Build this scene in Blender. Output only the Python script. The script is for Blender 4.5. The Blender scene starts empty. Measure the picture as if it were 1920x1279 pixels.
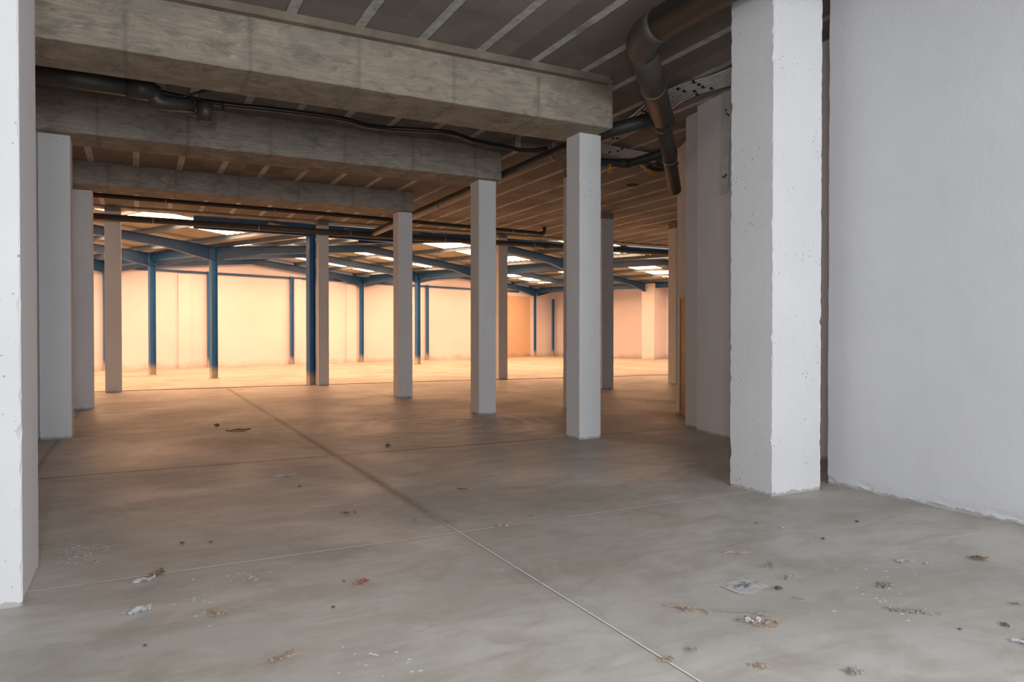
import bpy, bmesh, math, random
from mathutils import Vector, Matrix
random.seed(7)
S = bpy.context.scene
COL = S.collection

# ------------------------------------------------------------ camera, world, light, exposure
F = 1347.48
YAW, PIT = 0.47974, 0.010929
cam = bpy.data.objects.new('camera', bpy.data.cameras.new('camera'))
COL.objects.link(cam)
cam.location = (0, 0, 1.5)
cam.rotation_euler = (math.pi/2 - PIT, 0, -YAW)
cam.data.sensor_width = 36
cam.data.lens = F/1920*36
cam.data.clip_end = 300
S.camera = cam
S.view_settings.view_transform = 'Standard'
S.view_settings.look = 'None'
S.view_settings.gamma = 1
S.view_settings.use_curve_mapping = False
S.view_settings.exposure = 0.0

W = bpy.data.worlds.new('world'); S.world = W
W.use_nodes = True
W.node_tree.nodes['Background'].inputs[0].default_value = (.75, .85, 1, 1)
W.node_tree.nodes['Background'].inputs[1].default_value = .5

def area(name, loc, target, sx, sy, power, colour):
    l = bpy.data.lights.new(name, 'AREA'); l.shape = 'RECTANGLE'; l.size = sx; l.size_y = sy
    l.energy = power; l.color = colour
    o = bpy.data.objects.new(name, l); COL.objects.link(o); o.location = loc
    o.rotation_euler = (Vector(target)-Vector(loc)).to_track_quat('-Z', 'Y').to_euler()
    return o
# daylight through the open loading door behind the camera
area('loading_door_daylight', (1.7, -4.55, 3.0), (2.2, 7, 1.6), 4.4, 2.4, 530, (.93, .965, 1))
# the photographer's flash, held above the camera
area('flash', (-.25, -.4, 2.05), (8, 7, 2.4), .5, .4, 115, (.95, .97, 1))
SKY_COL, SKY_STR = (1.0, .55, .295), 14.8

# ------------------------------------------------------------ helpers
def tag(o, label=None, cat=None, group=None, kind=None):
    if label: o['label'] = label
    if cat: o['category'] = cat
    if group: o['group'] = group
    if kind: o['kind'] = kind
    return o

def link(name, bm, mat, parent=None, smooth=False, recalc=True):
    if recalc: bmesh.ops.recalc_face_normals(bm, faces=bm.faces)
    me = bpy.data.meshes.new(name); bm.to_mesh(me); bm.free()
    if smooth:
        for p in me.polygons: p.use_smooth = True
    me.materials.append(mat)
    o = bpy.data.objects.new(name, me); COL.objects.link(o)
    if parent: o.parent = parent
    return o

def struct(name, bm, mat, **k):
    return tag(link(name, bm, mat, **k), kind='structure')

def empty(name, loc, label, cat, group=None, rz=0):
    o = bpy.data.objects.new(name, None); COL.objects.link(o)
    o.location = loc; o.rotation_euler = (0, 0, rz)
    return tag(o, label, cat, group)

def box(bm, x0, x1, y0, y1, z0, z1):
    vs = [bm.verts.new(p) for p in [(x0,y0,z0),(x1,y0,z0),(x1,y1,z0),(x0,y1,z0),(x0,y0,z1),(x1,y0,z1),(x1,y1,z1),(x0,y1,z1)]]
    for f in [(0,3,2,1),(4,5,6,7),(0,1,5,4),(1,2,6,5),(2,3,7,6),(3,0,4,7)]: bm.faces.new([vs[i] for i in f])
    return bm
def boxbm(*a): return box(bmesh.new(), *a)

def prism(bm, pts, z0, z1):
    a = [bm.verts.new((x, y, z0)) for x, y in pts]; b = [bm.verts.new((x, y, z1)) for x, y in pts]
    n = len(pts)
    bm.faces.new(a[::-1]); bm.faces.new(b)
    for i in range(n): bm.faces.new((a[i], a[(i+1)%n], b[(i+1)%n], b[i]))
    return bm

def extrude_poly(bm, pts, vec):
    a = [bm.verts.new(p) for p in pts]; b = [bm.verts.new(Vector(p)+Vector(vec)) for p in pts]
    n = len(pts)
    bm.faces.new(a[::-1]); bm.faces.new(b)
    for i in range(n): bm.faces.new((a[i], a[(i+1)%n], b[(i+1)%n], b[i]))
    return bm

def tube(bm, pts, r, n=12, cap=True):
    pts = [Vector(p) for p in pts]; rings = []
    rs = r if isinstance(r, (list, tuple)) else [r]*len(pts)
    prev = None
    for i, p in enumerate(pts):
        d = (pts[min(i+1, len(pts)-1)]-pts[max(i-1, 0)])
        if d.length < 1e-9: d = Vector((0, 0, 1))
        d.normalize()
        if prev is None:
            up = Vector((0, 0, 1)) if abs(d.z) < .9 else Vector((1, 0, 0))
            s = d.cross(up).normalized()
        else:
            s = (prev - d*prev.dot(d)).normalized()
        prev = s; t = d.cross(s)
        rings.append([bm.verts.new(p+rs[i]*(math.cos(2*math.pi*k/n)*s+math.sin(2*math.pi*k/n)*t)) for k in range(n)])
    for a, b in zip(rings, rings[1:]):
        for k in range(n): bm.faces.new((a[k], a[(k+1)%n], b[(k+1)%n], b[k]))
    if cap: bm.faces.new(rings[0][::-1]); bm.faces.new(rings[-1])
    return bm

def smooth_path(pts, sub=8):
    P = [Vector(p) for p in pts]; out = []
    for i in range(len(P)-1):
        p0, p1, p2, p3 = P[max(i-1,0)], P[i], P[i+1], P[min(i+2,len(P)-1)]
        for k in range(sub):
            t = k/sub
            out.append(.5*((2*p1)+(-p0+p2)*t+(2*p0-5*p1+4*p2-p3)*t*t+(-p0+3*p1-3*p2+p3)*t**3))
    out.append(P[-1]); return out

def bend(a, b, c, rad, n=7):
    """rounded corner at b"""
    a, b, c = Vector(a), Vector(b), Vector(c)
    p, q = b+(a-b).normalized()*rad, b+(c-b).normalized()*rad
    return [((1-t)**2)*p+2*t*(1-t)*b+t*t*q for t in [i/n for i in range(n+1)]]

# ------------------------------------------------------------ materials
class N:
    def __init__(s, name, rough=.8, spec=.5, metal=0):
        s.m = bpy.data.materials.new(name); s.m.use_nodes = True
        s.t = s.m.node_tree; s.b = s.t.nodes['Principled BSDF']
        s.b.inputs['Roughness'].default_value = rough; s.b.inputs['Metallic'].default_value = metal
        s.b.inputs['Specular IOR Level'].default_value = spec
        s.tc = s.t.nodes.new('ShaderNodeTexCoord')
        s.pos = s.tc.outputs['Object']
    def n(s, typ, **k):
        nd = s.t.nodes.new(typ)
        for a, v in k.items(): setattr(nd, a, v)
        return nd
    def l(s, a, b): s.t.links.new(a, b)
    def val(s, inp, v):
        if isinstance(v, bpy.types.NodeSocket): s.l(v, inp)
        else: inp.default_value = v
    def mathn(s, op, a, b=0, c=0, clamp=False):
        nd = s.n('ShaderNodeMath', operation=op); nd.use_clamp = clamp
        for i, v in enumerate((a, b, c)): s.val(nd.inputs[i], v)
        return nd.outputs[0]
    def mapping(s, scale=(1,1,1), loc=(0,0,0), rot=(0,0,0), src=None):
        nd = s.n('ShaderNodeMapping'); s.l(src or s.pos, nd.inputs[0])
        nd.inputs['Scale'].default_value = scale; nd.inputs['Location'].default_value = loc; nd.inputs['Rotation'].default_value = rot
        return nd.outputs[0]
    def noise(s, scale, detail=4, rough=.55, vec=None, dist=0):
        nd = s.n('ShaderNodeTexNoise'); s.l(vec or s.pos, nd.inputs['Vector'])
        nd.inputs['Scale'].default_value = scale; nd.inputs['Detail'].default_value = detail
        nd.inputs['Roughness'].default_value = rough; nd.inputs['Distortion'].default_value = dist
        return nd.outputs['Fac']
    def voro(s, scale, vec=None, feature='F1'):
        nd = s.n('ShaderNodeTexVoronoi', feature=feature); s.l(vec or s.pos, nd.inputs['Vector'])
        nd.inputs['Scale'].default_value = scale
        return nd
    def ramp(s, fac, a, b, lo=0, hi=1):
        nd = s.n('ShaderNodeMapRange'); s.l(fac, nd.inputs[0])
        nd.inputs[1].default_value = a; nd.inputs[2].default_value = b
        nd.inputs[3].default_value = lo; nd.inputs[4].default_value = hi
        return nd.outputs[0]
    def mix(s, fac, a, b, mode='MIX'):
        nd = s.n('ShaderNodeMix', data_type='RGBA', blend_type=mode)
        s.val(nd.inputs[0], fac)
        for inp, v in ((nd.inputs[6], a), (nd.inputs[7], b)):
            if isinstance(v, bpy.types.NodeSocket): s.l(v, inp)
            else: inp.default_value = (*v, 1)
        return nd.outputs[2]
    def sep(s, vec=None):
        nd = s.n('ShaderNodeSeparateXYZ'); s.l(vec or s.pos, nd.inputs[0]); return nd.outputs
    def comb(s, x, y, z):
        nd = s.n('ShaderNodeCombineXYZ')
        for i, v in enumerate((x, y, z)): s.val(nd.inputs[i], v)
        return nd.outputs[0]
    def col(s, c):
        if isinstance(c, bpy.types.NodeSocket): s.l(c, s.b.inputs['Base Color'])
        else: s.b.inputs['Base Color'].default_value = (*c, 1)
    def bump(s, h, strength=.3, dist=.01):
        nd = s.n('ShaderNodeBump'); nd.inputs['Strength'].default_value = strength; nd.inputs['Distance'].default_value = dist
        s.l(h, nd.inputs['Height']); s.l(nd.outputs[0], s.b.inputs['Normal'])
    def rough(s, r): s.val(s.b.inputs['Roughness'], r)

def plain(name, c, rough=.6, metal=0, spec=.5, var=.12, scale=6):
    m = N(name, rough, spec, metal)
    f = m.ramp(m.noise(scale), .3, .7)
    m.col(m.mix(f, tuple(x*(1-var) for x in c), tuple(min(1, x*(1+var)) for x in c)))
    return m.m

def white_paint(name, base=(.72,.72,.73), pits=True, capz=None, grime=True):
    m = N(name, .75, .3)
    f = m.ramp(m.noise(1.3, 5), .3, .7)
    c = m.mix(f, tuple(x*.94 for x in base), base)
    st = m.noise(3, 4, .6, m.mapping((6, 6, .5)))
    c = m.mix(m.ramp(st, .5, .8, 0, .10), c, (.50,.49,.48))
    z = m.sep()[2]
    h = m.noise(400, 2)
    bumpv = m.noise(26, 5, .6)
    if pits:
        v = m.voro(17)
        keep = m.ramp(m.noise(1.7, 2), .43, .50)
        size = m.mathn('MULTIPLY', m.ramp(m.noise(3, 1), .35, .65, .04, .15), keep)
        pit = m.mathn('LESS_THAN', v.outputs['Distance'], size)
        c = m.mix(m.mathn('MULTIPLY', pit, .55), c, (.16,.14,.13))
    if grime:
        wob = m.mathn('MULTIPLY', m.noise(14, 4, .7), .11)
        low = m.mathn('LESS_THAN', m.mathn('ADD', z, wob), .082)
        c = m.mix(m.mathn('MULTIPLY', low, .55), c, (.27,.24,.21))
    if capz:
        w2 = m.mathn('MULTIPLY', m.noise(18, 3, .6), .05)
        cp = m.mathn('GREATER_THAN', m.mathn('ADD', z, w2), capz)
        c = m.mix(cp, c, (.25,.22,.18))
    m.col(c); m.bump(bumpv, .35, .006)
    return m.m

def board_concrete(name, base, dark, seams=1.18, off=.1):
    m = N(name, .9, .2)
    x, y, z = m.sep()[:3]
    grain = m.noise(3.2, 6, .65, m.mapping((1.1, 1.1, 14)))
    c = m.mix(m.ramp(grain, .36, .66), dark, base)
    bl = m.noise(1.5, 6, .65)
    c = m.mix(m.ramp(bl, .46, .68, 0, .7), c, tuple(v*.6 for v in base))
    pale = m.noise(4, 5, .7, m.mapping((1,1,3), loc=(4,2,1)))
    c = m.mix(m.ramp(pale, .55, .72, 0, .5), c, tuple(min(1, v*1.25) for v in base))
    # plank grain of the underside runs across the beam
    # darker formwork seams at regular spacing
    fr = m.mathn('FRACT', m.mathn('DIVIDE', m.mathn('ADD', x, off), seams))
    d = m.mathn('ABSOLUTE', m.mathn('SUBTRACT', fr, .5))
    wob = m.mathn('MULTIPLY', m.noise(9, 4), .012)
    sm = m.ramp(m.mathn('ADD', d, wob), .5, .474, 1, 0)
    c = m.mix(m.mathn('MULTIPLY', sm, .55), c, tuple(v*.45 for v in base))
    blob = m.noise(5.5, 5, .75)
    wide = m.ramp(d, .5, .36, .95, 0)
    c = m.mix(m.mathn('MULTIPLY', m.ramp(blob, .52, .7), wide), c, tuple(v*.4 for v in base))
    # panel tone changes
    idx = m.mathn('FLOOR', m.mathn('DIVIDE', m.mathn('ADD', m.mathn('ADD', x, off), seams*.5), seams))
    wn = m.n('ShaderNodeTexWhiteNoise', noise_dimensions='1D'); m.l(idx, wn.inputs['W'])
    c = m.mix(m.ramp(wn.outputs['Value'], 0, 1, 0, .28), c, tuple(v*.7 for v in base))
    smear = m.noise(2.6, 7, .78, m.mapping((1, 1, 2.2), loc=(7,3,2)), .8)
    c = m.mix(m.ramp(smear, .50, .62, 0, .7), c, tuple(v*.42 for v in base))
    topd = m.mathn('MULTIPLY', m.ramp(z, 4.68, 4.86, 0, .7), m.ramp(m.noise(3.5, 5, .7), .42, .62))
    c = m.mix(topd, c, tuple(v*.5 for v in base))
    spk = m.voro(9, m.mapping((1, 1, 2.5)))
    c = m.mix(m.ramp(spk.outputs['Distance'], .10, .03, 0, .5), c, (.05,.045,.04))
    m.col(c); m.bump(grain, .4, .008)
    return m.m

def ceiling_mat(name):
    m = N(name, .9, .2)
    x, y, z = m.sep()[:3]
    k = m.mathn('DIVIDE', m.mathn('SUBTRACT', x, 1.49-.376-.752*8), .752)
    fr = m.mathn('FRACT', k); idx = m.mathn('FLOOR', k)
    # plank tone: short clay/concrete blocks between the ribs
    yb = m.mathn('FLOOR', m.mathn('DIVIDE', y, 1.9))
    wn = m.n('ShaderNodeTexWhiteNoise', noise_dimensions='2D')
    m.l(m.comb(idx, yb, 0), wn.inputs['Vector'])
    tone = wn.outputs['Value']
    base = m.mix(m.ramp(tone, 0, 1), (.20,.175,.155), (.29,.255,.225))
    yl = m.mathn('FRACT', m.mathn('DIVIDE', y, .475))
    line = m.ramp(m.mathn('ABSOLUTE', m.mathn('SUBTRACT', yl, .5)), .485, .5, 0, .28)
    base = m.mix(line, base, (.08,.07,.065))
    blot = m.noise(.9, 5, .6)
    base = m.mix(m.ramp(blot, .5, .7, 0, .5), base, (.13,.105,.08))
    d = m.mathn('ABSOLUTE', m.mathn('SUBTRACT', fr, .5))
    wob = m.mathn('MULTIPLY', m.mathn('SUBTRACT', m.noise(5, 5, .7), .5), .05)
    strip = m.mathn('LESS_THAN', m.mathn('ADD', d, wob), .080)
    patch = m.ramp(m.noise(.8, 3, .6), .36, .44, .35, 1)
    sc = m.mix(m.ramp(m.noise(7, 5, .7), .45, .7), (.56,.55,.52), (.32,.30,.27))
    c = m.mix(m.mathn('MULTIPLY', strip, patch), base, sc)
    edge = m.mathn('LESS_THAN', m.mathn('ABSOLUTE', m.mathn('SUBTRACT', d, .082)), .008)
    c = m.mix(m.mathn('MULTIPLY', edge, .6), c, (.06,.055,.05))
    m.col(c); m.bump(m.noise(30, 4), .3, .006)
    return m.m

def floor_mat(name):
    m = N(name, .55, .45)
    x, y, z = m.sep()[:3]
    big = m.noise(.55, 6, .6, dist=.6)
    c = m.mix(m.ramp(big, .35, .68), (.56,.54,.505), (.35,.33,.295))
    med = m.noise(1.7, 6, .68, m.mapping((1,1.8,1), loc=(2,5,0), rot=(0,0,.4)), 1.0)
    c = m.mix(m.ramp(med, .48, .68, 0, .45), c, (.285,.245,.195))
    far_falloff = m.ramp(y, 5, 10, 0, .35)  # darker golden-brown with distance: light falloff and warm hall spill put into the colour
    c = m.mix(m.mathn('MULTIPLY', far_falloff, m.ramp(med, .3, .6)), c, (.29,.25,.19))
    streak = m.noise(1.0, 6, .68, m.mapping((1.0, 3.4, 1), rot=(0,0,.25)), .8)
    c = m.mix(m.ramp(streak, .46, .70, 0, .5), c, (.33,.285,.225))
    # large curved trowel sweeps, only where a noise mask lets them show
    w = m.n('ShaderNodeTexWave', wave_type='RINGS', rings_direction='SPHERICAL')
    m.l(m.mapping((1,1,1), loc=(-4.2,-11.2,0)), w.inputs['Vector'])
    w.inputs['Scale'].default_value = .8; w.inputs['Distortion'].default_value = 9; w.inputs['Detail'].default_value = 4
    w.inputs['Detail Scale'].default_value = .8
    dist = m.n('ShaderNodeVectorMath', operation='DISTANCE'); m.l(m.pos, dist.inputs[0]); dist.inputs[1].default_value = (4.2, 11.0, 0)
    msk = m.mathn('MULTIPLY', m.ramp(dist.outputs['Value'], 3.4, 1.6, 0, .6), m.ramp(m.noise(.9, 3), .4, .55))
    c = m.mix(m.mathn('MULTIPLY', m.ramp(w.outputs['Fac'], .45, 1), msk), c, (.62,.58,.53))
    cl = m.noise(3.2, 6, .7, dist=1.2)
    c = m.mix(m.ramp(cl, .55, .75, 0, .4), c, (.60,.59,.57))
    spk = m.voro(30)
    c = m.mix(m.mathn('MULTIPLY', m.mathn('LESS_THAN', spk.outputs['Distance'], .10), m.ramp(m.noise(.9, 2), .52, .66, 0, .7)), c, (.12,.10,.085))
    spw = m.voro(20, m.mapping(loc=(3.3,1.7,0)))
    c = m.mix(m.mathn('MULTIPLY', m.mathn('LESS_THAN', spw.outputs['Distance'], .07), m.ramp(m.noise(.7, 2, vec=m.mapping(loc=(9,4,0))), .53, .62, 0, .7)), c, (.62,.61,.60))
    wob = m.mathn('MULTIPLY', m.mathn('SUBTRACT', m.noise(2.2, 4), .5), .05)
    wob2 = m.mathn('MULTIPLY', m.mathn('SUBTRACT', m.noise(14, 4), .5), .010)
    def joint(coord, at, c, light, dirt, wd, lw=.0055):
        d0 = m.mathn('ABSOLUTE', m.mathn('SUBTRACT', coord, at))
        dd = m.mathn('ABSOLUTE', m.mathn('SUBTRACT', m.mathn('ADD', coord, wob), at))
        dirtm = m.mathn('MULTIPLY', m.ramp(dd, 0, wd, 1, 0), dirt)
        c = m.mix(m.mathn('MULTIPLY', dirtm, .85), c, (.105,.085,.065))
        ln = m.mathn('LESS_THAN', m.mathn('ADD', d0, wob2), lw)
        c2 = m.mix(m.mathn('MULTIPLY', ln, light), c, (.78,.77,.74))
        gr = m.mathn('LESS_THAN', m.mathn('ABSOLUTE', m.mathn('SUBTRACT', m.mathn('ADD', coord, .009), at)), .004)
        return m.mix(m.mathn('MULTIPLY', gr, m.mathn('MULTIPLY', m.mathn('MAXIMUM', dirt, light), .75)), c2, (.09,.075,.06))
    near = m.ramp(y, 5.6, 4.9, 0, 1)
    far = m.mathn('MULTIPLY', m.ramp(y, 5.0, 7.0, .15, .95), m.mathn('LESS_THAN', y, 20.9))
    c = joint(x, 2.14, c, near, far, .085)
    cont = m.ramp(m.noise(1.1, 3), .35, .45, .6, 1)
    c = joint(y, 4.976, c, cont, .12, .04, .009)
    c = joint(y, 8.80, c, 0, .75, .07)
    c = joint(y, 12.1, c, 0, .6, .07)
    c = joint(y, 16.2, c, 0, .4, .07)
    c = joint(x, -1.0, c, 0, m.mathn('MULTIPLY', m.mathn('LESS_THAN', y, 20.9), .6), .05)
    c = joint(x, 5.3, c, 0, m.mathn('MULTIPLY', m.ramp(y, 14, 16, 0, .5), m.mathn('LESS_THAN', y, 20.9)), .06)
    # tyre-grey drag mark at front left
    m.col(c)
    m.rough(m.ramp(big, .3, .7, .42, .62))
    m.bump(m.mathn('ADD', m.noise(40, 4), m.mathn('MULTIPLY', big, 2)), .12, .004)
    return m.m

def steel_paint(name, base=(.022,.14,.34), wear=True):
    m = N(name, .45, .5)
    c = m.mix(m.ramp(m.noise(5, 5), .4, .75, 0, .5), base, tuple(v*.6 for v in base))
    if wear:
        z = m.sep()[2]
        w = m.mathn('ADD', z, m.mathn('MULTIPLY', m.noise(9, 5, .7, m.mapping((1,1,.3))), .35))
        c = m.mix(m.ramp(w, .62, .36, 0, .9), c, (.50,.42,.30))
        c = m.mix(m.mathn('MULTIPLY', m.mathn('LESS_THAN', m.noise(50, 2), .30), .6), c, (.5,.47,.42))
    m.col(c); m.bump(m.noise(60, 2), .1, .002)
    return m.m

def glow(name, col, strength):
    m = bpy.data.materials.new(name); m.use_nodes = True
    t = m.node_tree; t.nodes.clear()
    e = t.nodes.new('ShaderNodeEmission'); e.inputs[0].default_value = (*col, 1); e.inputs[1].default_value = strength
    o = t.nodes.new('ShaderNodeOutputMaterial'); t.links.new(e.outputs[0], o.inputs[0])
    return m

def hall_wall_mat(name, base, stain):
    m = N(name, .85, .2)
    c = m.mix(m.ramp(m.noise(.5, 5), .35, .7), base, tuple(v*.93 for v in base))
    z = m.sep()[2]
    low = m.ramp(m.mathn('ADD', z, m.mathn('MULTIPLY', m.noise(.8, 5, .7), .9)), .72, .42, 0, .55)
    c = m.mix(low, c, stain)
    m.col(c); m.bump(m.noise(12, 4), .15, .01)
    return m.m

M = {}
M['white'] = white_paint('white_painted_plaster')
M['white_cap'] = white_paint('white_paint_bare_top', (.66,.65,.64), capz=4.60)
M['wallw'] = white_paint('white_wall', (.66,.665,.69), pits=False)
M['wallg'] = white_paint('grey_white_wall', (.78,.78,.79), pits=False)
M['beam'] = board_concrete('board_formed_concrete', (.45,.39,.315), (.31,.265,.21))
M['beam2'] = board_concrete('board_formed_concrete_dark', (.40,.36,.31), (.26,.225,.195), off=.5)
M['band'] = plain('cast_concrete_band', (.22,.18,.135), .9, var=.25, scale=3)
M['rim'] = board_concrete('rim_concrete', (.42,.37,.30), (.30,.26,.21))
M['ceil'] = ceiling_mat('ribbed_ceiling')
M['floor'] = floor_mat('trowelled_concrete')
M['steel'] = steel_paint('blue_steel_column')
M['raft'] = steel_paint('blue_steel_beam', (.012,.075,.19), wear=False)
M['hwall'] = hall_wall_mat('cream_hall_wall', (.80,.735,.77), (.42,.34,.26))
M['salmon'] = hall_wall_mat('salmon_plaster', (.66,.46,.33), (.3,.2,.13))
M['sheet'] = plain('roof_sheet', (.40,.35,.27), .6, var=.1, scale=2)
M['purlin'] = plain('galvanised_purlin', (.12,.17,.23), .5, metal=.1, var=.15)
M['sky'] = glow('skylight_glow', SKY_COL, SKY_STR)
M['duct'] = plain('dark_grey_plastic_duct', (.058,.05,.043), .5, spec=.4, var=.2, scale=2)
M['pipe'] = plain('dark_pvc_pipe', (.04,.036,.032), .5, var=.25, scale=4)
M['strap'] = plain('galvanised_strap', (.30,.28,.25), .4, metal=.7)
M['conduit'] = plain('grey_conduit', (.58,.57,.54), .5)
M['clip'] = plain('black_clip', (.02,.02,.02), .5)
M['cable'] = plain('black_cable', (.012,.012,.013), .4)
M['brass'] = plain('ochre_fitting', (.50,.26,.06), .35, metal=.3)
M['wood'] = plain('varnished_wood', (.34,.17,.05), .5)
M['dark'] = plain('dark_void', (.02,.018,.016), .9)
M['groove'] = plain('slab_joint_dirt', (.05,.042,.035), .95)
M['paper'] = plain('white_paper', (.72,.73,.75), .8, var=.06, scale=30)
M['paperg'] = plain('dirty_paper', (.80,.79,.79), .85, var=.08, scale=22)
M['red'] = plain('red_wrapper', (.62,.25,.2), .6, var=.35, scale=60)
M['leaf'] = plain('dry_leaf', (.34,.24,.17), .85, var=.4, scale=50)
M['twig'] = plain('dry_twig', (.38,.30,.22), .85, var=.4, scale=50)
M['tuft'] = plain('grey_lint', (.27,.25,.22), .95, var=.35, scale=40)
M['stone'] = plain('dark_grit', (.11,.10,.09), .8, var=.35, scale=40)
M['ink'] = plain('grey_print', (.16,.16,.17), .8)

# ------------------------------------------------------------ near building shell
CZ, CZ2, BZ = 4.97, 4.735, 4.31
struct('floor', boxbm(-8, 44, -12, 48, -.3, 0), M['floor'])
struct('ceiling', boxbm(-5.2, 22, -8, 21.2, CZ, CZ+.3), M['ceil'])
struct('ceiling', boxbm(-1.24, 22, 12.3, 21.2, CZ2, CZ), M['ceil'])
struct('ceiling', boxbm(5.93, 22, 11.3, 12.3, CZ2, CZ), M['ceil'])
struct('trim_2', boxbm(-1.24, 20, 20.8, 21.25, 4.68, CZ+.3), M['rim'])
struct('trim_3', prism(bmesh.new(), [(-1.2,21.12),(3.2,21.06),(8.6,20.9),(12.55,20.5),(17,20.28),(20,20.2),(20,20.23),(17,20.31),(12.55,20.53),(8.6,20.93),(3.2,21.09),(-1.2,21.15)], 0, .012), M['groove'])
struct('wall_left', boxbm(-1.5, -1.24, 5.4, 21.2, 0, CZ), M['wallg'])
struct('wall_front_left', boxbm(-5.2, -1.24, 5.35, 5.6, 0, CZ), M['wallw'])
struct('wall_near_left', boxbm(-5.2, -5, -8, 5.35, 0, CZ), M['wallw'])
def rough_wall(x, y0, y1, z1):
    """wall face at x seen from -x, with a slightly uneven foot and free edge"""
    bm = bmesh.new(); ys = [y0+(y1-y0)*i/120 for i in range(121)]; zs = [0, .02, .05, .1, .2]+[.2+(z1-.2)*i/40 for i in range(1, 41)]
    g = []
    for i, y in enumerate(ys):
        row = []
        for j, z in enumerate(zs):
            dx = random.uniform(0, .012) if j < 3 else random.uniform(0, .0015)
            dy = random.uniform(-.006, .003) if i == 120 else 0
            row.append(bm.verts.new((x+dx, y+dy, z)))
        g.append(row)
    for i in range(120):
        for j in range(len(zs)-1): bm.faces.new((g[i][j], g[i+1][j], g[i+1][j+1], g[i][j+1]))
    box(bm, x+.013, x+.36, y0, y1-.012, 0, z1)
    return bm
struct('wall_right', rough_wall(6.09, -8, 4.89, CZ), M['wallw'])
struct('wall_recess', prism(bmesh.new(), [(6.9,3.2),(7.6,8.47),(8.0,8.47),(7.4,3.2)], 0, CZ), M['wallg'])
struct('wall_pier', prism(bmesh.new(), [(7.72,8.3),(7.84,9.0),(8.3,9.0),(8.1,8.3)], 0, CZ), M['wallg'])
struct('wall_door', prism(bmesh.new(), [(8.24,9.0),(9.06,10.64),(9.45,10.64),(8.6,9.0)], 0, CZ), M['wallg'])
# back wall behind the camera with its loading door opening
bm = bmesh.new()
box(bm, -5.2, -.6, -4.9, -4.6, 0, CZ); box(bm, 4.0, 6.1, -4.9, -4.6, 0, CZ); box(bm, -.6, 4.0, -4.9, -4.6, 4.35, CZ)
struct('wall_back', bm, M['wallw'])
# door in the far right wall: leaf lying in the plane of the skewed wall
d = Vector((.82, 1.64, 0)).normalized(); nrm = Vector((-d.y, d.x, 0))
def onwall(s, off): return Vector((8.24, 9.0, 0))+d*s+nrm*off
dr = empty('door_1', (0,0,0), None, None); tag(dr, kind='structure')
def slab(s0, s1, o0, o1, z0, z1):
    p = [onwall(s0,o0), onwall(s1,o0), onwall(s1,o1), onwall(s0,o1)]
    return prism(bmesh.new(), [(q.x,q.y) for q in p], z0, z1)
link('door_leaf', slab(.56, 1.42, .002, .03, .01, 2.12), M['wood'], dr)
bm = slab(.5, .56, 0, .04, 0, 2.19)
for a in ((1.42,1.5,0,.04,0,2.19),(.56,1.42,0,.04,2.12,2.19)):
    q = [onwall(a[0],a[2]), onwall(a[1],a[2]), onwall(a[1],a[3]), onwall(a[0],a[3])]
    prism(bm, [(v.x,v.y) for v in q], a[4], a[5])
link('door_frame', bm, M['wood'], dr)
p = onwall(.65, .05); link('door_handle', tube(bmesh.new(), [onwall(.62,.03)+Vector((0,0,1.05)), p+Vector((0,0,1.05)), onwall(.76,.06)+Vector((0,0,1.05))], .01), M['strap'], dr)

# ------------------------------------------------------------ concrete columns
def rough_column(x0, x1, y0, y1, z1, chip=.0035, big=.0):
    bm = bmesh.new(); rings = []; z = 0
    zs = [0, .012, .03, .06]
    while zs[-1] < z1-.06: zs.append(zs[-1]+.05)
    zs += [z1]
    for z in zs:
        ring = []
        for cx, cy, sx, sy in ((x0,y0,1,1),(x1,y0,-1,1),(x1,y1,-1,-1),(x0,y1,1,-1)):
            c = .004+abs(random.gauss(0, chip))
            if random.random() < .07: c += random.uniform(0, .010+big*.7)
            if z < .02: c += .006
            a, b = c*random.uniform(.6,1.3), c*random.uniform(.6,1.3)
            first, second = ((cx, cy+sy*b), (cx+sx*a, cy))
            if (sx, sy) in ((-1,1),(1,-1)): first, second = second, first
            for (px, py) in (first, second):
                e = .004 if z < .02 else 0
                ring.append(bm.verts.new((px+sx*e*random.random(), py+sy*e*random.random(), z)))
        rings.append(ring)
    for a, b in zip(rings, rings[1:]):
        for k in range(8): bm.faces.new((a[k], a[(k+1)%8], b[(k+1)%8], b[k]))
    bm.faces.new(rings[0][::-1]); bm.faces.new(rings[-1])
    return bm
def column(x0, x1, y0, y1, z1, label, mat='white', **k):
    return tag(link('concrete_column', rough_column(x0, x1, y0, y1, z1, **k), M[mat]), label, 'column', k.get('group'))
column(5.155, 5.80, 4.735, 5.27, CZ, 'massive white painted concrete column closest to the white wall on the right', big=.02, chip=.005)
column(-1.26, -.57, 4.73, 5.455, CZ-.01, 'massive white painted concrete column cut by the left edge of the photo', big=.012, chip=.004)
column(5.50, 5.86, 8.515, 8.87, BZ, 'white square column under the right end of the nearest concrete beam')
column(-1.235, -1.06, 8.52, 8.88, BZ, 'white column hidden behind the massive column at the left edge, under the nearest beam')
column(5.55, 5.90, 11.98, 12.36, BZ, 'white square column under the right end of the middle concrete beam')
column(-1.235, -.845, 12.0, 12.38, BZ, 'grey-white column at left under the middle concrete beam')
column(5.35, 5.70, 16.0, 16.36, BZ, 'white square column under the right end of the third concrete beam')
column(-1.20, -.79, 16.42, 16.82, BZ, 'grey-white column at left under the third concrete beam')
column(4.56, 4.86, 20.72, 21.02, 4.68, 'narrow pale column at the hall edge beside the dark blue steel column', 'white_cap')
column(-.74, -.37, 20.76, 21.1, 4.68, 'narrow pale column at the hall edge at far left with a pipe crossing its top', 'white_cap')
column(10.3, 10.62, 20.72, 21.02, 4.68, 'pale column sliver at the hall edge behind the column of the middle beam', 'white_cap')
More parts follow.
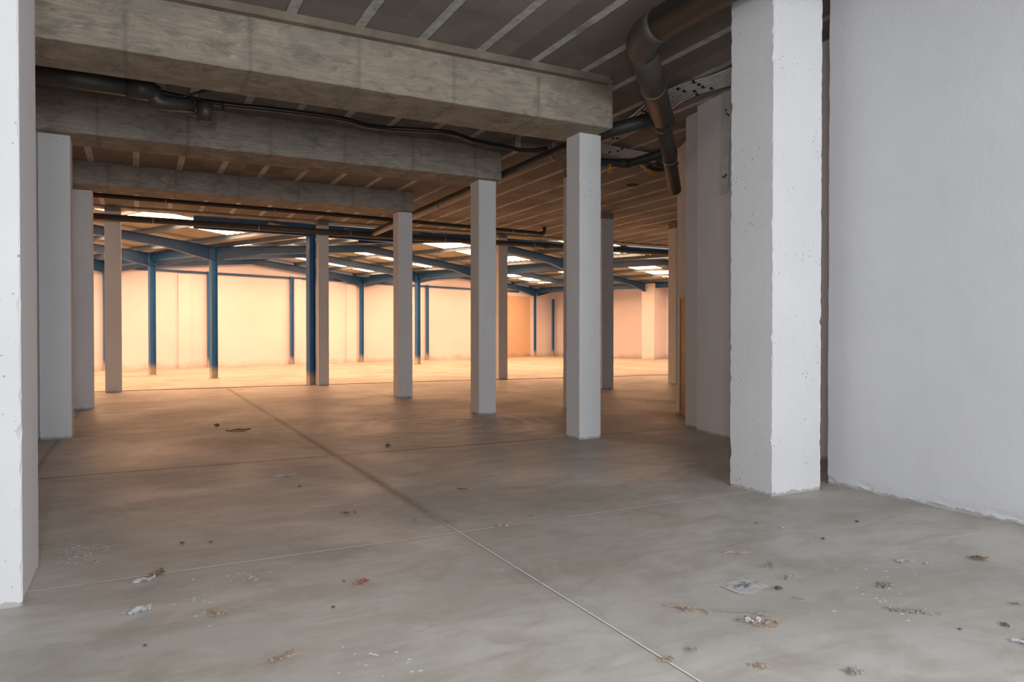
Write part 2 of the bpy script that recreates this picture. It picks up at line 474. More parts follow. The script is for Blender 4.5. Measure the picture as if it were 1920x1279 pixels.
column(7.50, 7.86, 11.86, 12.21, CZ, 'pale column sliver just left behind the column of the nearest beam', 'white_cap')
column(11.05, 11.42, 15.99, 16.38, CZ, 'shaded brown-grey column just right of the column of the nearest beam', 'white_cap')
column(13.95, 14.3, 16.42, 16.78, CZ, 'orange-lit column against the far end of the stepped right wall', 'white_cap')

# ------------------------------------------------------------ concrete beams
def beam(y0, y1, x1, mat, label):
    bm = bmesh.new()
    n = 60; xs = [-1.24+(x1+1.24)*i/n for i in range(n+1)]
    prof = [(y0, BZ+.012), (y0+.012, BZ), (y1-.012, BZ), (y1, BZ+.012), (y1, CZ), (y0, CZ)]
    rings = []
    for x in xs:
        rings.append([bm.verts.new((x, y+random.gauss(0,.0015), z+(random.gauss(0,.0015) if z < 4.5 else 0))) for y, z in prof])
    for a, b in zip(rings, rings[1:]):
        for k in range(6): bm.faces.new((a[k], a[(k+1)%6], b[(k+1)%6], b[k]))
    bm.faces.new(rings[0][::-1]); bm.faces.new(rings[-1])
    o = tag(link('concrete_beam', bm, M[mat]), label, 'beam')
    b2 = boxbm(-1.24, x1-.1, y0-.10, y0, CZ-.09, CZ-.0)
    link('cast_ledge', b2, M['band'], o)
    return o
beam(8.14, 9.03, 5.79, 'beam', 'nearest board-marked concrete beam, deep and pale, spanning the top of the photo')
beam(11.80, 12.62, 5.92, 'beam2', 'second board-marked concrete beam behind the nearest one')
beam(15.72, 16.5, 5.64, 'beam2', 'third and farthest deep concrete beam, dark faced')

# ------------------------------------------------------------ hall: walls, steel frame, roof
E1 = Vector((.951, .309, 0)); E2 = Vector((-.309, .951, 0))
V = {-2: Vector((8.8,12.1,0)), -1: Vector((6.6,16.6,0)), 0: Vector((4.44,21.11+.02,0)), 1: Vector((2.22,25.66,0)), 2: Vector((.45,28.87,0)), 3: Vector((-1.15,32.9,0))}
def AB(a, b): return E1*a+E2*b
def hall_wall(name, a0, a1, b0, b1, z1, mat='hwall', kind=True):
    p = [AB(a0,b0), AB(a1,b0), AB(a1,b1), AB(a0,b1)]
    return struct(name, prism(bmesh.new(), [(q.x,q.y) for q in p], 0, z1), M[mat])
BW, RW = 31.75, 36.4
SAL0, SAL1 = 30.0, 33.95
hall_wall('wall_hall_back', -4, RW+.3, BW, BW+.3, 5.6)
hall_wall('wall_hall_right', RW, RW+.3, 10, BW, 5.6)
hall_wall('wall_hall_left', -4.3, -4, 14, BW+.3, 5.6)
hall_wall('trim_4', 11.9, 12.4, BW-.12, BW, 4.05)
hall_wall('trim_5', 20.2, 20.75, BW-.12, BW, 4.0)
hall_wall('trim_6', 17.3, 17.7, BW-.1, BW, 4.1)
hall_wall('trim_7', 24.3, 24.75, BW-.1, BW, 4.0)
hall_wall('trim_8', 34.0, 34.5, BW-.1, BW, 3.9)
hall_wall('wall_hall_pier', 35.13, RW, 23.1, 23.95, 4.37)
hall_wall('wall_salmon_patch', SAL0, SAL1, BW-.03, BW, 3.85, 'salmon')

OFF = {-1:-12, 0:0, 1:12, 2:25.2}; LB = {-1:12, 0:12, 1:13.2, 2:13.2}
ZT = lambda s, L=12: 4.36+.095*min(s, L-s)
VCLIP = 21.32
def in_slab(p): return p.y < VCLIP
def steel_column(p, ztop, label, rz=.314, w=.2, group=None):
    e = empty('steel_column', p, label, 'steel column', group, rz)
    bm = bmesh.new(); t = .012; h = w/2
    box(bm, -h, -h+t, -h, h, .012, ztop); box(bm, h-t, h, -h, h, .012, ztop); box(bm, -h+t, h-t, -.006, .006, .012, ztop)
    link('shaft', bm, M['steel'], e)
    link('base_plate', boxbm(-h-.04, h+.04, -h-.04, h+.04, 0, .014), M['steel'], e)
    link('top_plate', boxbm(-h-.01, h+.01, -h-.01, h+.01, ztop-.42, ztop-.40), M['steel'], e)
    return e
names = {(0,0): 'dark blue steel column right beside a narrow concrete column at the hall edge',
 (0,1): 'nearest tall blue steel column in the hall, just left of the dark steel column',
 (0,2): 'blue steel column in the hall, second from the left with a worn beige foot',
 (0,3): 'blue steel column on the hall back wall at far left',
 (1,1): 'blue steel column of the hall valley hidden behind the column of the middle beam',
 (1,2): 'pale blue steel column close behind the column of the third beam',
 (1,3): 'slim blue column on the hall back wall between the two narrow concrete columns',
 (1,0): 'blue steel column of the hall hidden behind the column of the nearest beam',
 (2,2): 'blue steel column of the third hall row hidden behind the column of the nearest beam',
 (2,3): 'slim dark column on the back wall just right of the salmon plaster patch'}
for (j, k), lab in names.items():
    p = V[k]+E1*OFF[j]
    if in_slab(p+Vector((0,.3,0))) and (j,k) != (0,0): continue
    if k == 3 and j < 2: p = p - E2*.02
    steel_column(p, 4.37 if (j,k) != (0,0) else 4.3, lab, w=.2 if k < 3 else .16)
for dist, lab in ((4.1, 'slim blue column on the back wall partly hidden by the nearest tall blue column'),
                  (8.05, 'slim blue column on the back wall left of the dark steel column'),
                  (16.3, 'slim blue column on the back wall left of the column of the middle beam')):
    steel_column(V[3]+E1*dist-E2*.05, 4.2, lab, w=.13)
steel_column(Vector((24.4, 41.0, 0)), 3.75, 'slim dark post in the back corner of the hall', w=.13)

def rafter(j, k, label):
    L = LB[j]; base = V[k]+E1*OFF[j]-(E2*.14 if k == 3 else Vector((0,0,0)))
    s0, s1 = .115, L-.115
    while s0 < L and (base+E1*s0).y < 21.62: s0 += .1
    while s1 > s0 and (base+E1*s1).dot(E1) > RW-.02: s1 -= .1
    if s1-s0 < .5: return
    ss = [s0]+[s for s in (.3,1.6,L/2,L-1.6,L-.3) if s0 < s < s1]+[s1]
    def bot(s): return ZT(s, L)-.28-(max(0, 1.6-min(s, L-s))/1.6)*.2
    n = E2*.008
    bm = bmesh.new()
    top = [base+E1*s+Vector((0,0,ZT(s, L))) for s in ss]; bt = [base+E1*s+Vector((0,0,bot(s))) for s in ss]
    extrude_poly(bm, [p-n for p in top]+[p-n for p in bt[::-1]], n*2)
    for line, dz in ((top, -.014), (bt, .014)):
        for a, b in zip(line, line[1:]):
            w = E2*.09; z = Vector((0,0,dz))
            extrude_poly(bm, [a-w, b-w, b-w+z, a-w+z], w*2)
    tag(link('steel_rafter', bm, M['raft']), label, 'steel beam')
bay = {-1:'leftmost bay', 0:'bay left of the slim valley column', 1:'bay behind the middle concrete beam column', 2:'strip at the right hall wall'}
row = {3:'against the back wall', 2:'one frame before the back wall', 1:'two frames before the back wall', 0:'three frames before the back wall', -1:'nearest the concrete ceiling, four before the back wall', -2:'close to the concrete ceiling, fifth before the back wall'}
for j in (-1,0,1,2):
    for k in (-2,-1,0,1,2,3):
        if (j, k) != (2, 1): rafter(j, k, ('blue roof rafter, '+bay[j]+', '+row[k]).replace('nearest the concrete ceiling, four', 'four'))
# edge beam along the slab edge and valley gutters
def poly_bar(path, w, h, mat, name, label, cat, group=None):
    bm = bmesh.new()
    for a, b in zip(path, path[1:]):
        a, b = Vector(a), Vector(b); s = (b-a).cross(Vector((0,0,1))).normalized()*w/2; z = Vector((0,0,h))
        extrude_poly(bm, [a-s, a+s, a+s+z, a-s+z], b-a)
    return tag(link(name, bm, M[mat]), label, cat, group)
poly_bar([(1.35,21.42,4.36),(7.6,21.42,4.30)], .16, .36, 'raft', 'steel_edge_beam', 'dark blue steel edge beam hung along the rim of the concrete ceiling', 'steel beam')
poly_bar([(7.9,21.42,4.46),(20,21.42,4.46)], .12, .2, 'raft', 'steel_edge_beam', 'thin dark steel edge beam along the rim of the ceiling at right', 'steel beam')
poly_bar([tuple(V[3]+E1*.1+E2*.05+Vector((0,0,4.10))), tuple(V[3]+E1*12+E2*.05+Vector((0,0,4.10)))], .08, .09, 'raft', 'wall_rail', 'blue horizontal rail across the back wall gable, left bay', 'steel beam')
poly_bar([tuple(V[3]+E1*12+E2*.05+Vector((0,0,4.08))), tuple(V[3]+E1*23.8+E2*.05+Vector((0,0,4.08)))], .08, .09, 'raft', 'wall_rail', 'blue horizontal rail across the back wall gable, middle bay', 'steel beam')
for j in (0,1,2):
    for k in (0,1,2):
        a, b = V[k]+E1*OFF[j], V[k+1]+E1*OFF[j]
        if in_slab(a): continue
        dr_ = (b-a).normalized(); a, b = a+dr_*(.12 if (j,k) != (0,0) else .5), b-dr_*.12
        poly_bar([tuple(a+Vector((0,0,4.10))), tuple(b+Vector((0,0,4.10)))], .14, .26, 'raft', 'valley_beam', 'blue valley beam joining column tops, '+('left valley','middle valley','right valley')[j]+(', nearest the concrete ceiling',', middle length',', ending at the back wall')[k], 'steel beam')
# purlins
for j in (-1,0,1,2):
    for s in (.5,2.15,3.8,5.45,6.55,8.2,9.85,11.5):
        path = []
        if s > 6: s += LB[j]-12
        for k in (-2,-1,0,1,2,3):
            path.append(V[k]+E1*(OFF[j]+s))
        out = []
        for a, b in zip(path, path[1:]):
            n = 12
            for i in range(n+1):
                q = a+(b-a)*i/n
                if q.y > VCLIP+.1 and q.dot(E1) < RW-.05:
                    if not out or (q-out[-1]).length > .05: out.append(q)
        if len(out) < 3: continue
        z = Vector((0,0,ZT(s, LB[j])))
        keep = [out[0]]+[p for p in out[1:-1] if any((p-(v+E1*(OFF[j]+s))).length < .05 for v in V.values())]+[out[-1]]
        bm = bmesh.new(); sl = .095*(1 if s < 6 else -1)
        for a, b in zip(keep, keep[1:]):
            a, b = a+z, b+z
            for (o0, o1, z0, z1) in ((-.005,.005,0,.13),(0,.06,0,.01),(-.06,0,.12,.13)):
                extrude_poly(bm, [a+E1*o0+Vector((0,0,z0)), a+E1*o1+Vector((0,0,z0)), a+E1*o1+Vector((0,0,z1)), a+E1*o0+Vector((0,0,z1))], b-a)
        tag(link('roof_purlin', bm, M['purlin']), 'steel purlin carrying the corrugated roof of the hall', 'purlin', 'purlins under the hall roof')
# corrugated roof with skylight strips
wn = 0; rn = 0
for j in (-1,0,1,2):
    for half in (0, LB[j]/2):
        H = LB[j]/2
        bm = bmesh.new()
        for k in (-2,-1,0,1,2):
            A, B = V[k], V[k+1]; L = (B-A).length
            lo, hi = .5-.72/L, .5+.72/L
            def pt(s, t, dz): 
                p = A+(B-A)*t+E1*(OFF[j]+s); return Vector((p.x, p.y, ZT(s, LB[j])+.135+dz))
            for (t0, t1, sky) in ((0,lo,0),(lo,hi,j != 2),(hi,1,0)):
                nt = max(4, int(L*(t1-t0)/.0625)//4*4)
                prof = [0,.0,.035,.035]
                srange = [half+H*x/6 for x in (0,1,2,3,4,5,6)]
                tgt = bm
                if sky:
                    srange = [half+x for x in ((.55,1.3,2.3,3.3,4.3,5.4) if half == 0 else (.6,1.7,2.7,3.7,4.7,5.45))]
                    tgt = bmesh.new()
                    sall = [half+x for x in (0,1,2,3,4,5,6)]
                    segs = [(half, srange[0]), (srange[-1], half+H)]
                def fill(T, ss):
                    c = 0
                    for i in range(nt):
                        ta, tb = t0+(t1-t0)*i/nt, t0+(t1-t0)*(i+1)/nt
                        for sa, sb in zip(ss, ss[1:]):
                            m = pt((sa+sb)/2, (ta+tb)/2, 0)
                            if m.y < VCLIP+.02 or m.dot(E1) > RW: continue
                            za, zb = prof[i%4], prof[(i+1)%4]
                            T.faces.new([T.verts.new(q) for q in (pt(sa,ta,za), pt(sb,ta,za), pt(sb,tb,zb), pt(sa,tb,zb))]); c += 1
                    return c
                c = fill(tgt, srange)
                if sky:
                    for a, b in segs: fill(bm, [a, b])
                    if c:
                        wn += 1
                        bmesh.ops.remove_doubles(tgt, verts=tgt.verts, dist=.001)
                        struct('window_%d' % wn, tgt, M['sky'], recalc=False)
                    else: tgt.free()
        bmesh.ops.remove_doubles(bm, verts=bm.verts, dist=.001)
        if len(bm.faces): struct('ceiling_hall', bm, M['sheet'], recalc=False)
        else: bm.free()

# ------------------------------------------------------------ ducts and pipes
def hanger(parent, p, r, top, tang):
    """strap ring round a pipe and a thin rod up to the ceiling"""
    p = Vector(p); t = Vector(tang).normalized()
    side = t.cross(Vector((0,0,1))).normalized(); up = side.cross(t)
    bm = bmesh.new(); n = 20
    for i in range(n):
        q = []
        for a in (i, i+1):
            an = 2*math.pi*a/n
            for rr, w in ((r+.001,-.015),(r+.006,-.015),(r+.006,.015),(r+.001,.015)):
                q.append(bm.verts.new(p+side*math.cos(an)*rr+up*math.sin(an)*rr+t*w))
        for k in range(4): bm.faces.new((q[k], q[(k+1)%4], q[4+(k+1)%4], q[4+k]))
    bmesh.ops.remove_doubles(bm, verts=bm.verts, dist=.0001)
    tube(bm, [p+Vector((0,0,r)), (p.x, p.y, top)], .004, 6)
    link('pipe_hanger', bm, M['strap'], parent, True)

duct = empty('ventilation_duct', (4.66,5.9,4.6), 'large dark drainage duct under the ceiling, bending towards the right wall beside the near beam', 'duct')
def P(o, bm, mat, name, sm=True):
    ob = link(name, bm, M[mat], None, sm); ob.parent = o; ob.matrix_parent_inverse = Matrix.Translation(-o.location); return ob
def child(o, name, bm, mat): return P(o, bm, mat, name)
e0, e1_, e2_ = (4.70,-5.9,4.6), (4.66,6.08,4.6), (6.82,8.33,4.6)
child(duct, 'duct_run', tube(bmesh.new(), [e0, (4.66,5.72,4.6)], .165, 32), 'duct')
child(duct, 'duct_elbow', tube(bmesh.new(), bend(e0, e1_, e2_, .34), .172, 32), 'duct')
dd = (Vector(e2_)-Vector(e1_)).normalized()
st = Vector(e1_)+dd*.32
child(duct, 'duct_run', tube(bmesh.new(), [st, e2_], .158, 32), 'duct')
child(duct, 'duct_collar', tube(bmesh.new(), [Vector(e2_)-dd*.12, Vector(e2_)+dd*.10, Vector(e2_)+dd*.16], [.168,.168,.12], 32), 'duct')
e3 = Vector((8.24, 9.74, 3.98))
child(duct, 'duct_tail', tube(bmesh.new(), [Vector(e2_)+dd*.1, e3], [.112,.108], 28), 'duct')
for q, r, tg in (((4.67,4.6,4.6),.165,(0,1,0)), ((5.75,7.22,4.6),.158,dd), ((7.55,9.05,4.29),.112,e3-Vector(e2_))):
    p = Vector(q); t = Vector(tg).normalized(); side = t.cross(Vector((0,0,1))).normalized(); up = side.cross(t)
    bm = bmesh.new(); n = 28
    for i in range(n):
        vv = []
        for a in (i, i+1):
            an = 2*math.pi*a/n
            for rr, w in ((r,-.012),(r+.007,-.012),(r+.007,.012),(r,.012)): vv.append(bm.verts.new(p+side*math.cos(an)*rr+up*math.sin(an)*rr+t*w))
        for k in range(4): bm.faces.new((vv[k], vv[(k+1)%4], vv[4+(k+1)%4], vv[4+k]))
    bmesh.ops.remove_doubles(bm, verts=bm.verts, dist=.0001)
    tube(bm, [p+Vector((0,0,r)), (p.x,p.y,CZ)], .005, 6)
    child(duct, 'duct_strap', bm, 'strap')

def pipe(name, path, r, label, mat='pipe', hang=(), top=CZ, joints=()):
    o = empty(name, path[0], label, 'pipe')
    child(o, 'pipe_run', tube(bmesh.new(), path, r, 20), mat)
    for (p, t) in hang:
        ob_before = set(bpy.data.objects)
        hanger(None, p, r, top, t)
        for ob in set(bpy.data.objects)-ob_before: ob.parent = o; ob.matrix_parent_inverse = Matrix.Translation(-o.location)
    for (p, t, L) in joints:
        p = Vector(p); t = Vector(t).normalized()
        child(o, 'pipe_socket', tube(bmesh.new(), [p-t*L/2, p+t*L/2], r*1.16, 20), mat)
    return o
mp = [(6.06,20.7,4.40)]+bend((6.06,20.7,4.40),(6.05,8.72,4.43),(6.60,8.12,4.58),.2)+[(6.60,8.12,4.58)]
pipe('drain_pipe', mp, .10, 'dark drain pipe running away past the right ends of the concrete beams',
     hang=[((6.06,y,4.41),(0,1,0)) for y in (10.1,12.9,15.2)], joints=[((6.055,9.4,4.42),(0,1,0),.25),((6.06,17.5,4.41),(0,1,0),.2)])
pipe('drain_pipe', [(-1.2,19,4.66),(5,19,4.62)]+bend((5,19,4.62),(11.0,19,4.53),(11.0,19,4.74),.12)+[(11.0,19,4.72)], .055,
     'slender dark pipe hung high across the back bay with an upturned elbow end', hang=[((x,19,4.645-.01*x),(1,0,0)) for x in (.6,3.1,6.9,9.9)], top=CZ2,
     joints=[((4.7,19,4.622),(1,0,0),.2),((10.9,19,4.532),(1,0,0),.14)])
pipe('drain_pipe', [(-1.2,20.4,4.365),(5,20.4,4.345),(17.5,20.4,4.38)], .085,
     'thick dark pipe hung along the hall edge crossing in front of the narrow columns', hang=[((x,20.4,4.355),(1,0,0)) for x in (.35,2.9,5.4,8.3,11.4,14.6)], top=CZ2,
     joints=[((5.0,20.4,4.345),(1,0,0),.3),((6.05,20.4,4.35),(1,0,0),.4),((11.9,20.4,4.36),(1,0,0),.25)])
q2p = pipe('drain_pipe', [(7.15,11.0,4.62),(7.98,10.7,4.60),(8.05,9.55,4.60)], .075, 'dark bent pipe under the conduits between the near column and the right wall',
     joints=[((7.9,10.72,4.6),(.9,-.3,0),.2),((7.3,10.95,4.62),(.9,-.3,0),.16)])
# pipe and fittings between the first and second beam at left
pf = pipe('drain_pipe', [(-1.22,9.75,4.46),(.06,9.75,4.44)], .115, 'thick black pipe between the first and second beams at far left')
child(pf, 'pipe_socket', tube(bmesh.new(), [(-.1,9.75,4.44),(.2,9.75,4.44)], .13, 20), 'pipe')
ff = pipe('pipe_fitting', [(.18,9.75,4.48)]+bend((.18,9.75,4.48),(.2,9.75,4.30),(.6,9.85,4.34),.1)+[(.62,9.87,4.35)], .085, 'black elbow fitting with an ochre collar below the near beam at left')
child(ff, 'ochre_collar', tube(bmesh.new(), [(.17,9.75,4.50),(.175,9.75,4.38)], .075, 20), 'brass')
f2 = pipe('pipe_fitting', [(.45,9.95,4.36),(.78,10.0,4.32)], .075, 'black plugged pipe stub hanging under the near beam, right of the ochre collar')
child(f2, 'pipe_end_cap', tube(bmesh.new(), [(.76,9.9,4.42),(.78,9.95,4.2)], .10, 24), 'pipe')
child(f2, 'cable_hook', tube(bmesh.new(), smooth_path([(.6,10,4.5),(.85,10.05,4.48),(.98,10.05,4.47),(1.0,10.05,4.38)],5), .018, 8), 'cable')
tag(link('black_cable', tube(bmesh.new(), smooth_path([(-.3,10.0,4.56),(.44,10.05,4.50),(1.02,10.12,4.50),(1.6,10.05,4.50),(2.5,10.0,4.49),(2.9,10.1,4.47),(3.3,10.18,4.5),(4.1,10.0,4.5),(4.6,10.15,4.48),(5.1,10.28,4.49),(5.6,10.3,4.47),(5.95,10.2,4.52)]), .034, 10), M['cable'], None, True),
    'thick sagging black cable slung between the first and second concrete beams', 'cable')
tag(link('black_cable', tube(bmesh.new(), smooth_path([(.5,9.8,4.42),(.7,9.75,4.50),(.9,9.7,4.55),(1.3,9.6,4.58)]), .016, 8), M['cable'], None, True),
    'short black cable rising from the pipe stub behind the near beam at left', 'cable')
# electrical conduits
def conduit_bundle(centre, n, gap, r, label, clips, dirn=None):
    o = empty('conduit_bundle', centre[0], label, 'conduit')
    path = smooth_path(centre, 8)
    for k in range(n):
        off = (k-(n-1)/2)*gap; pts = []
        for i, p in enumerate(path):
            t = (path[min(i+1,len(path)-1)]-path[max(i-1,0)]).normalized()
            s = dirn if dirn else t.cross(Vector((0,0,1))).normalized()
            pts.append(p+s*off)
        child(o, 'conduit', tube(bmesh.new(), pts, r, 8), 'conduit')
    for c in clips:
        i = int(c*(len(path)-1)); p = path[i]; t = (path[min(i+1,len(path)-1)]-path[max(i-1,0)]).normalized()
        s = dirn if dirn else t.cross(Vector((0,0,1))).normalized()
        for k in range(0, n, 2):
            q = p+s*((k+random.randint(0,1)-(n-1)/2)*gap)+t*random.uniform(-.05,.05)
            h = min(.02, gap*.45)
            P(o, boxbm(q.x-h, q.x+h, q.y-h, q.y+h, q.z-.024, q.z+.01), 'clip', 'conduit_clip', False)
    return o
conduit_bundle([(7.05,6.5,4.92),(7.02,7.30,4.92),(6.88,7.85,4.92),(6.92,8.4,4.92),(7.15,9.2,4.92),(7.3,10.3,4.92),(7.36,10.9,4.92)], 8, .066, .015,
    'bundle of grey conduits curving under the ceiling from the right wall past the big duct', (.27,.34,.62,.86))
conduit_bundle([(7.0,10.9,4.90),(8.0,11.1,4.90),(9.0,11.15,4.90)], 8, .07, .016,
    'flat bundle of grey conduits crossing right behind the near beam end', (.2,.45,.85))
conduit_bundle([(7.42,7.62,4.93),(7.44,7.66,4.7),(7.45,7.72,4.1),(7.46,7.74,3.75),(7.47,7.77,3.5)], 6, .024, .010,
    'bundle of thin conduits running down the stepped right wall behind the massive column', (.3,.72), dirn=Vector((.13,.99,0)))
tag(link('ceiling_hole', tube(bmesh.new(), [(9.59,12.73,4.722),(9.59,12.73,4.74)], .13, 24), M['dark']), 'round dark hole in the ceiling above and right of the near column', 'ceiling hole')
child(q2p, 'pipe_outlet', tube(bmesh.new(), [(7.62,10.8,4.58),(7.66,10.84,4.42)], .045, 16), 'brass')
child(q2p, 'pipe_outlet', tube(bmesh.new(), [(8.0,10.45,4.58),(8.25,10.3,4.36)], .04, 16), 'brass')
tag(link('tangled_cable', tube(bmesh.new(), smooth_path([(8.3+random.uniform(-.35,.25), 10.2+random.uniform(-.35,.25), 4.45+random.uniform(-.06,.07)) for i in range(16)],5), .017, 6), M['cable'], None, True), 'tangle of black cable hanging beside the tail of the big duct', 'cable')

# ------------------------------------------------------------ litter on the floor
def sheet(name, cx, cy, lx, ly, rot, mat, label, cat, crumple=.01, nx=14, ny=10, irregular=0, z=.004):
    bm = bmesh.new(); g = []
    pa, pb = random.random()*6, random.random()*6
    rx = [irregular*math.sin(i*5/nx+pa)+random.uniform(-.1,.1)*irregular for i in range(nx+1)]
    ry = [irregular*math.sin(i*4/ny+pb)+random.uniform(-.1,.1)*irregular for i in range(ny+1)]
    ph = random.random()*9
    for i in range(nx+1):
        row = []
        for j in range(ny+1):
            u, v = i/nx-.5, j/ny-.5
            zz = z+crumple*(abs(math.sin(u*5+ph)*math.cos(v*4+ph*2))+.6*abs(math.sin((u*.8+v)*6+ph)))+random.uniform(0,crumple*.3)
            x = u*lx*(1+ry[j]); y = v*ly*(1+rx[i])
            row.append(bm.verts.new((x*math.cos(rot)-y*math.sin(rot), x*math.sin(rot)+y*math.cos(rot), zz)))
        g.append(row)
    top = []
    for i in range(nx):
        for j in range(ny): top.append(bm.faces.new((g[i][j], g[i+1][j], g[i+1][j+1], g[i][j+1])))
    bmesh.ops.solidify(bm, geom=top, thickness=.0012)
    o = link(name, bm, M[mat]); o.location = (cx, cy, 0)
    return tag(o, label, cat)
pp = sheet('paper_sheet', 3.165, 3.115, .235, .19, .2, 'paperg', 'largest crumpled pale grey paper sheet lying flat on the near floor at right', 'paper', .0025, 24, 18, .06)
bm = bmesh.new()
for k in range(26):
    x, y = random.gauss(0,.04), random.gauss(.02,.028); s = random.uniform(.003,.009)
    box(bm, x-s, x+s*1.8, y-s*.5, y+s*.5, .0095, .0112)
tag(link('print_smudge', bm, M['ink'], pp), kind='stuff')
sheet('paper_scrap', -.005, 4.325, .145, .065, .6, 'paper', 'torn white paper scrap near the massive left column', 'paper', .02, 12, 6, .25)
sheet('paper_scrap', .03, 4.835, .12, .05, .35, 'paper', 'folded white paper scrap under the pale floor joint at left', 'paper', .018, 8, 5, .2)
sheet('dry_leaf', .10, 4.90, .09, .05, .9, 'leaf', 'curled brown leaf touching the folded white paper scrap at left', 'leaf', .03, 8, 5, .25)
sheet('candy_wrapper', 1.18, 4.19, .10, .035, .6, 'red', 'small red and white wrapper on the middle of the near floor', 'wrapper', .018, 9, 4, .25)
sheet('paper_scrap', 4.44, 2.98, .09, .05, -.3, 'paper', 'small white scrap far right on the floor below the white wall', 'paper', .008, 7, 4, .3)
sheet('paper_scrap', 4.52, 2.87, .05, .02, .2, 'paper', 'thin white flake just right of the small white scrap', 'paper', .008, 5, 3, .3)
sheet('paper_scrap', 3.80, 1.90, .12, .07, -.6, 'paper', 'pointed white scrap cut by the right edge of the photo', 'paper', .008, 7, 5, .3)
sheet('paper_scrap', 3.70, 2.44, .055, .008, -.35, 'paper', 'thin white sliver lying beside the grey twig heap at right', 'paper', .004, 5, 2, .1)
def twig(cx, cy, L, rot, label, mat='twig', branches=3, bend_=.2, r=.0035, name='dry_twig', cat='twig'):
    bm = bmesh.new()
    pts = [(-L/2,0,.006)]
    for i in range(1, 6): pts.append((-L/2+L*i/5, random.uniform(-bend_,bend_)*L*.5, .006+random.uniform(0,.012)))
    sp = smooth_path(pts, 4); tube(bm, sp, [r*(1-.5*i/len(sp)) for i in range(len(sp))], 6)
    for b in range(branches):
        p = sp[random.randrange(3, len(sp)-3)]; a = random.uniform(.4,1.1)*random.choice((-1,1)); l = L*random.uniform(.15,.4)
        tube(bm, [p, p+Vector((math.cos(a)*l*.5, math.sin(a)*l*.5, .006)), p+Vector((math.cos(a*.8)*l, math.sin(a*.8)*l, random.uniform(0,.01)))], r*.6, 5)
    o = link(name, bm, M[mat]); o.location = (cx,cy,0); o.rotation_euler.z = rot
    return tag(o, label, cat)
def clump(cx, cy, sx, sy, rot, label, mat='tuft', n=22, name='dust_clump', cat='debris', h=.012):
    bm = bmesh.new()
    for k in range(n):
        x, y = random.gauss(0, sx*.28), random.gauss(0, sy*.28)
        a = random.uniform(0, 6.28); l = random.uniform(.006,.022)
        d = Vector((math.cos(a)*l, math.sin(a)*l, 0)); p = Vector((x, y, random.uniform(.002, h)))
        tube(bm, [p-d, p+Vector((0,0,random.uniform(0,.006))), p+d], random.uniform(.0012,.0035), 5)
    o = link(name, bm, M[mat]); o.location = (cx,cy,0); o.rotation_euler.z = rot
    return tag(o, label, cat)
def pebble(cx, cy, s, label, mat='stone'):
    bm = bmesh.new(); bmesh.ops.create_icosphere(bm, subdivisions=2, radius=s)
    for v in bm.verts: v.co *= random.uniform(.8,1.15); v.co.z = v.co.z*.55+s*.5
    o = link('grit_pebble', bm, M[mat]); o.location = (cx,cy,0)
    return tag(o, label, 'grit')
cyw, syw, cpt, spt = math.cos(YAW), math.sin(YAW), math.cos(PIT), math.sin(PIT)
def G(x, y):   # floor point measured on the photograph
    X = (x-960)/F; Yc = (y-639.5)/F; Z = cpt-Yc*spt; Y = Yc*cpt+spt
    t = 1.5/Y; return (X*cyw+Z*syw)*t, (-X*syw+Z*cyw)*t
twig(*G(1288,1145), .24, -1.0, 'reddish forked twig lying left of the crumpled grey paper sheet', 'leaf', 4, .25, .006)
twig(*G(1392,1152), .30, -.75, 'long thin twig pointing at the brown debris heap below the paper sheet', 'tuft', 2, .15, .004)
clump(*G(1425,1172), .16, .09, -.8, 'brown debris heap below the paper sheet, biggest heap on the floor', 'leaf', 60, h=.03)
sheet('paper_scrap', G(1415,1172)[0], G(1415,1172)[1], .07, .035, -.6, 'paper', 'white scrap stuck in the brown debris heap below the paper sheet', 'paper', .02, 7, 4, .3)
twig(*G(1384,1040), .20, -.5, 'tan twig on the floor above the grey paper sheet', 'twig', 5, .2)
clump(*G(1444,1061), .10, .06, .2, 'grey lint tuft just above right of the paper sheet')
clump(*G(1475,1084), .10, .03, .1, 'tan crumbs just right of the paper sheet', 'twig', 12)
clump(*G(1457,1106), .05, .03, .1, 'dark speck touching the right corner of the paper sheet', 'stone', 10)
clump(*G(1421,982), .08, .03, .1, 'brown crumbs in front of the massive right column', 'leaf', 10)
sheet('paper_scrap', *G(1466,991), .03, .02, .1, 'paper', 'tiny white flake below the massive right column', 'paper', .006, 4, 3, .2)
pebble(*G(1607,979), .014, 'dark grit lump on the floor beneath the white right wall')
pebble(*G(1543,1011), .012, 'dark grit lump halfway between the massive right column and the small white scrap')
sheet('dry_leaf', *G(1836,1050), .11, .05, -.5, 'leaf', 'brown leaf on the floor near the right edge, right of the small white scrap', 'leaf', .015, 8, 5, .3)
clump(*G(1659,1099), .11, .06, -.3, 'grey lint tuft on the right floor below the small white scrap', n=34)
twig(*G(1498,1125), .09, -.8, 'short brown twig right of the crumpled paper sheet', 'leaf', 3, .2, .003)
clump(*G(1706,1148), .20, .04, -.75, 'grey elongated twig heap above the thin white sliver at right', 'tuft', 44)
clump(*G(1299,1221), .06, .03, 0, 'small crumbs below the reddish forked twig', 'tuft', 14)
clump(*G(1423,1251), .09, .03, -.7, 'brown crumbs near the bottom edge below the debris heap', 'leaf', 16)
clump(*G(1599,1262), .09, .05, -.3, 'dark grey tuft at the bottom edge at right', 'tuft', 30)
pebble(*G(1800,1181), .009, 'dark grit speck in the lower right corner area, leftmost of three')
clump(*G(1882,1174), .05, .03, 0, 'small dark crumbs above the pointed white scrap', 'stone', 9)
clump(*G(1905,1134), .05, .03, -.5, 'small dark crumbs at the right edge under the brown leaf', 'tuft', 9)
clump(*G(1252,1238), .06, .03, 0, 'brown crumbs sitting on the long floor joint near the bottom', 'leaf', 14)
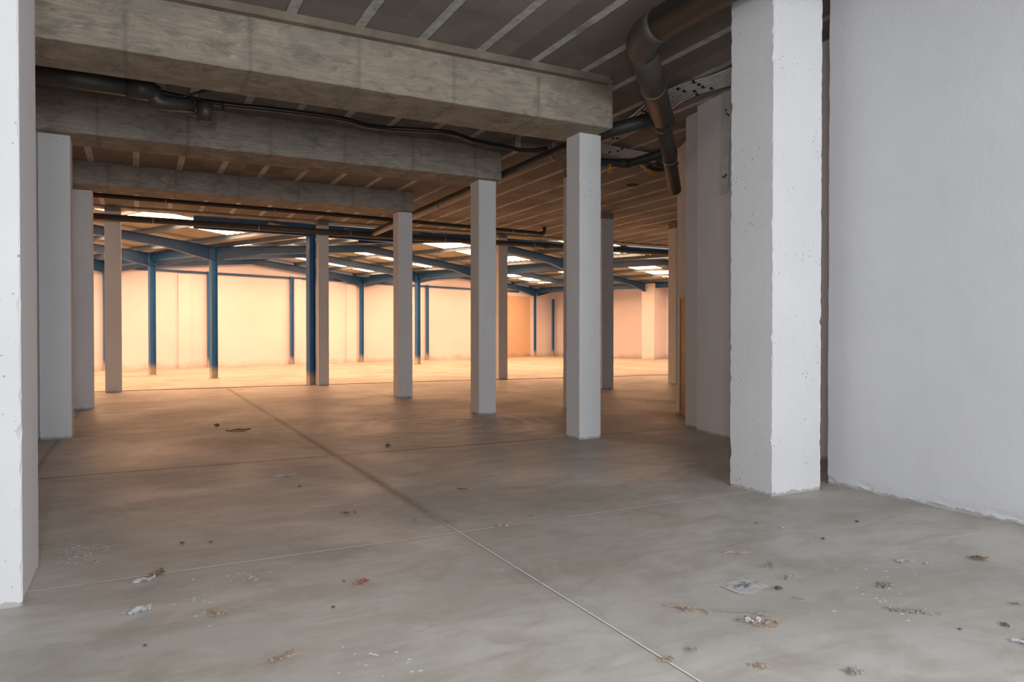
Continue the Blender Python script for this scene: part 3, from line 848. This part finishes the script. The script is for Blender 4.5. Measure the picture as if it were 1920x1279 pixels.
clump(*G(407,1153), .09, .06, 0, 'brown lint tuft right of the torn white paper scrap', 'leaf', 26)
clump(*G(528,1235), .13, .05, .4, 'brown fibre tuft near the bottom edge left of centre', 'leaf', 34)
pebble(*G(625,1140), .011, 'black grit lump below the red wrapper')
pebble(*G(342,1020), .016, 'black grit lump above the pale floor joint at left, larger of the pair')
pebble(*G(395,1018), .012, 'black grit lump above the pale floor joint at left, smaller of the pair')
pebble(*G(272,1212), .009, 'black grit lump below the torn white paper scrap')
pebble(*G(645,1091), .009, 'flat dark grit lump just left of the red wrapper')
clump(*G(652,963), .08, .03, 0, 'brown crumbs left of the floor joint crossing', 'stone', 12)
sheet('paper_scrap', *G(537,893), .16, .06, .1, 'paperg', 'broken pale flakes on the left middle floor', 'debris', .01, 5, 4, .5)
pebble(*G(562,913), .014, 'dark grit lump beside the broken pale flakes')
pebble(*G(727,837), .035, 'dark lump on the orange-lit floor beyond the long joint')
pebble(*G(407,799), .04, 'dark lump on the orange-lit floor at left')
sheet('dry_leaf', *G(447,808), .3, .12, .1, 'leaf', 'dark flat leaf on the orange-lit floor at left', 'leaf', .02, 6, 5, .3)
clump(*G(823,905), .14, .06, 0, 'pale crumbs on the middle floor left of the near column', 'twig', 14)
clump(*G(867,918), .10, .05, 0, 'darker crumbs on the middle floor, nearer than the pale crumbs', 'stone', 14)
clump(*G(945,987), .14, .04, .2, 'dry grass tuft on the pale floor joint right of the joint crossing', 'twig', 30, h=.03)
clump(*G(998,974), .12, .05, .8, 'pale straw tuft on the pale floor joint, right of the dry grass tuft', 'twig', 16, h=.03)
clump(*G(843,978), .10, .04, 0, 'brown crumbs on the long joint just above the crossing', 'leaf', 16)
clump(*G(783,975), .09, .04, 0, 'grey crumbs left of the joint crossing', 'tuft', 12)
# paint spatter: too many drops to count
bm = bmesh.new()
for (px, py, sx, sy, n) in ((150,1040,48,18,80),(460,1080,30,10,22),(370,1140,50,40,18),(720,1235,60,30,16),(1650,1110,90,50,26)):
    for k in range(n):
        x, y = G(px+random.gauss(0,sx*.6), py+random.gauss(0,sy*.6))
        r = random.uniform(.004,.011); m = 7
        vs = [bm.verts.new((x+r*math.cos(6.283*i/m)*random.uniform(.7,1.4), y+r*math.sin(6.283*i/m)*random.uniform(.7,1.2), .0012)) for i in range(m)]
        bm.faces.new(vs)
tag(link('paint_spatter', bm, M['paper'], recalc=False), 'white paint drops spattered over the concrete floor', 'paint spatter', kind='stuff')
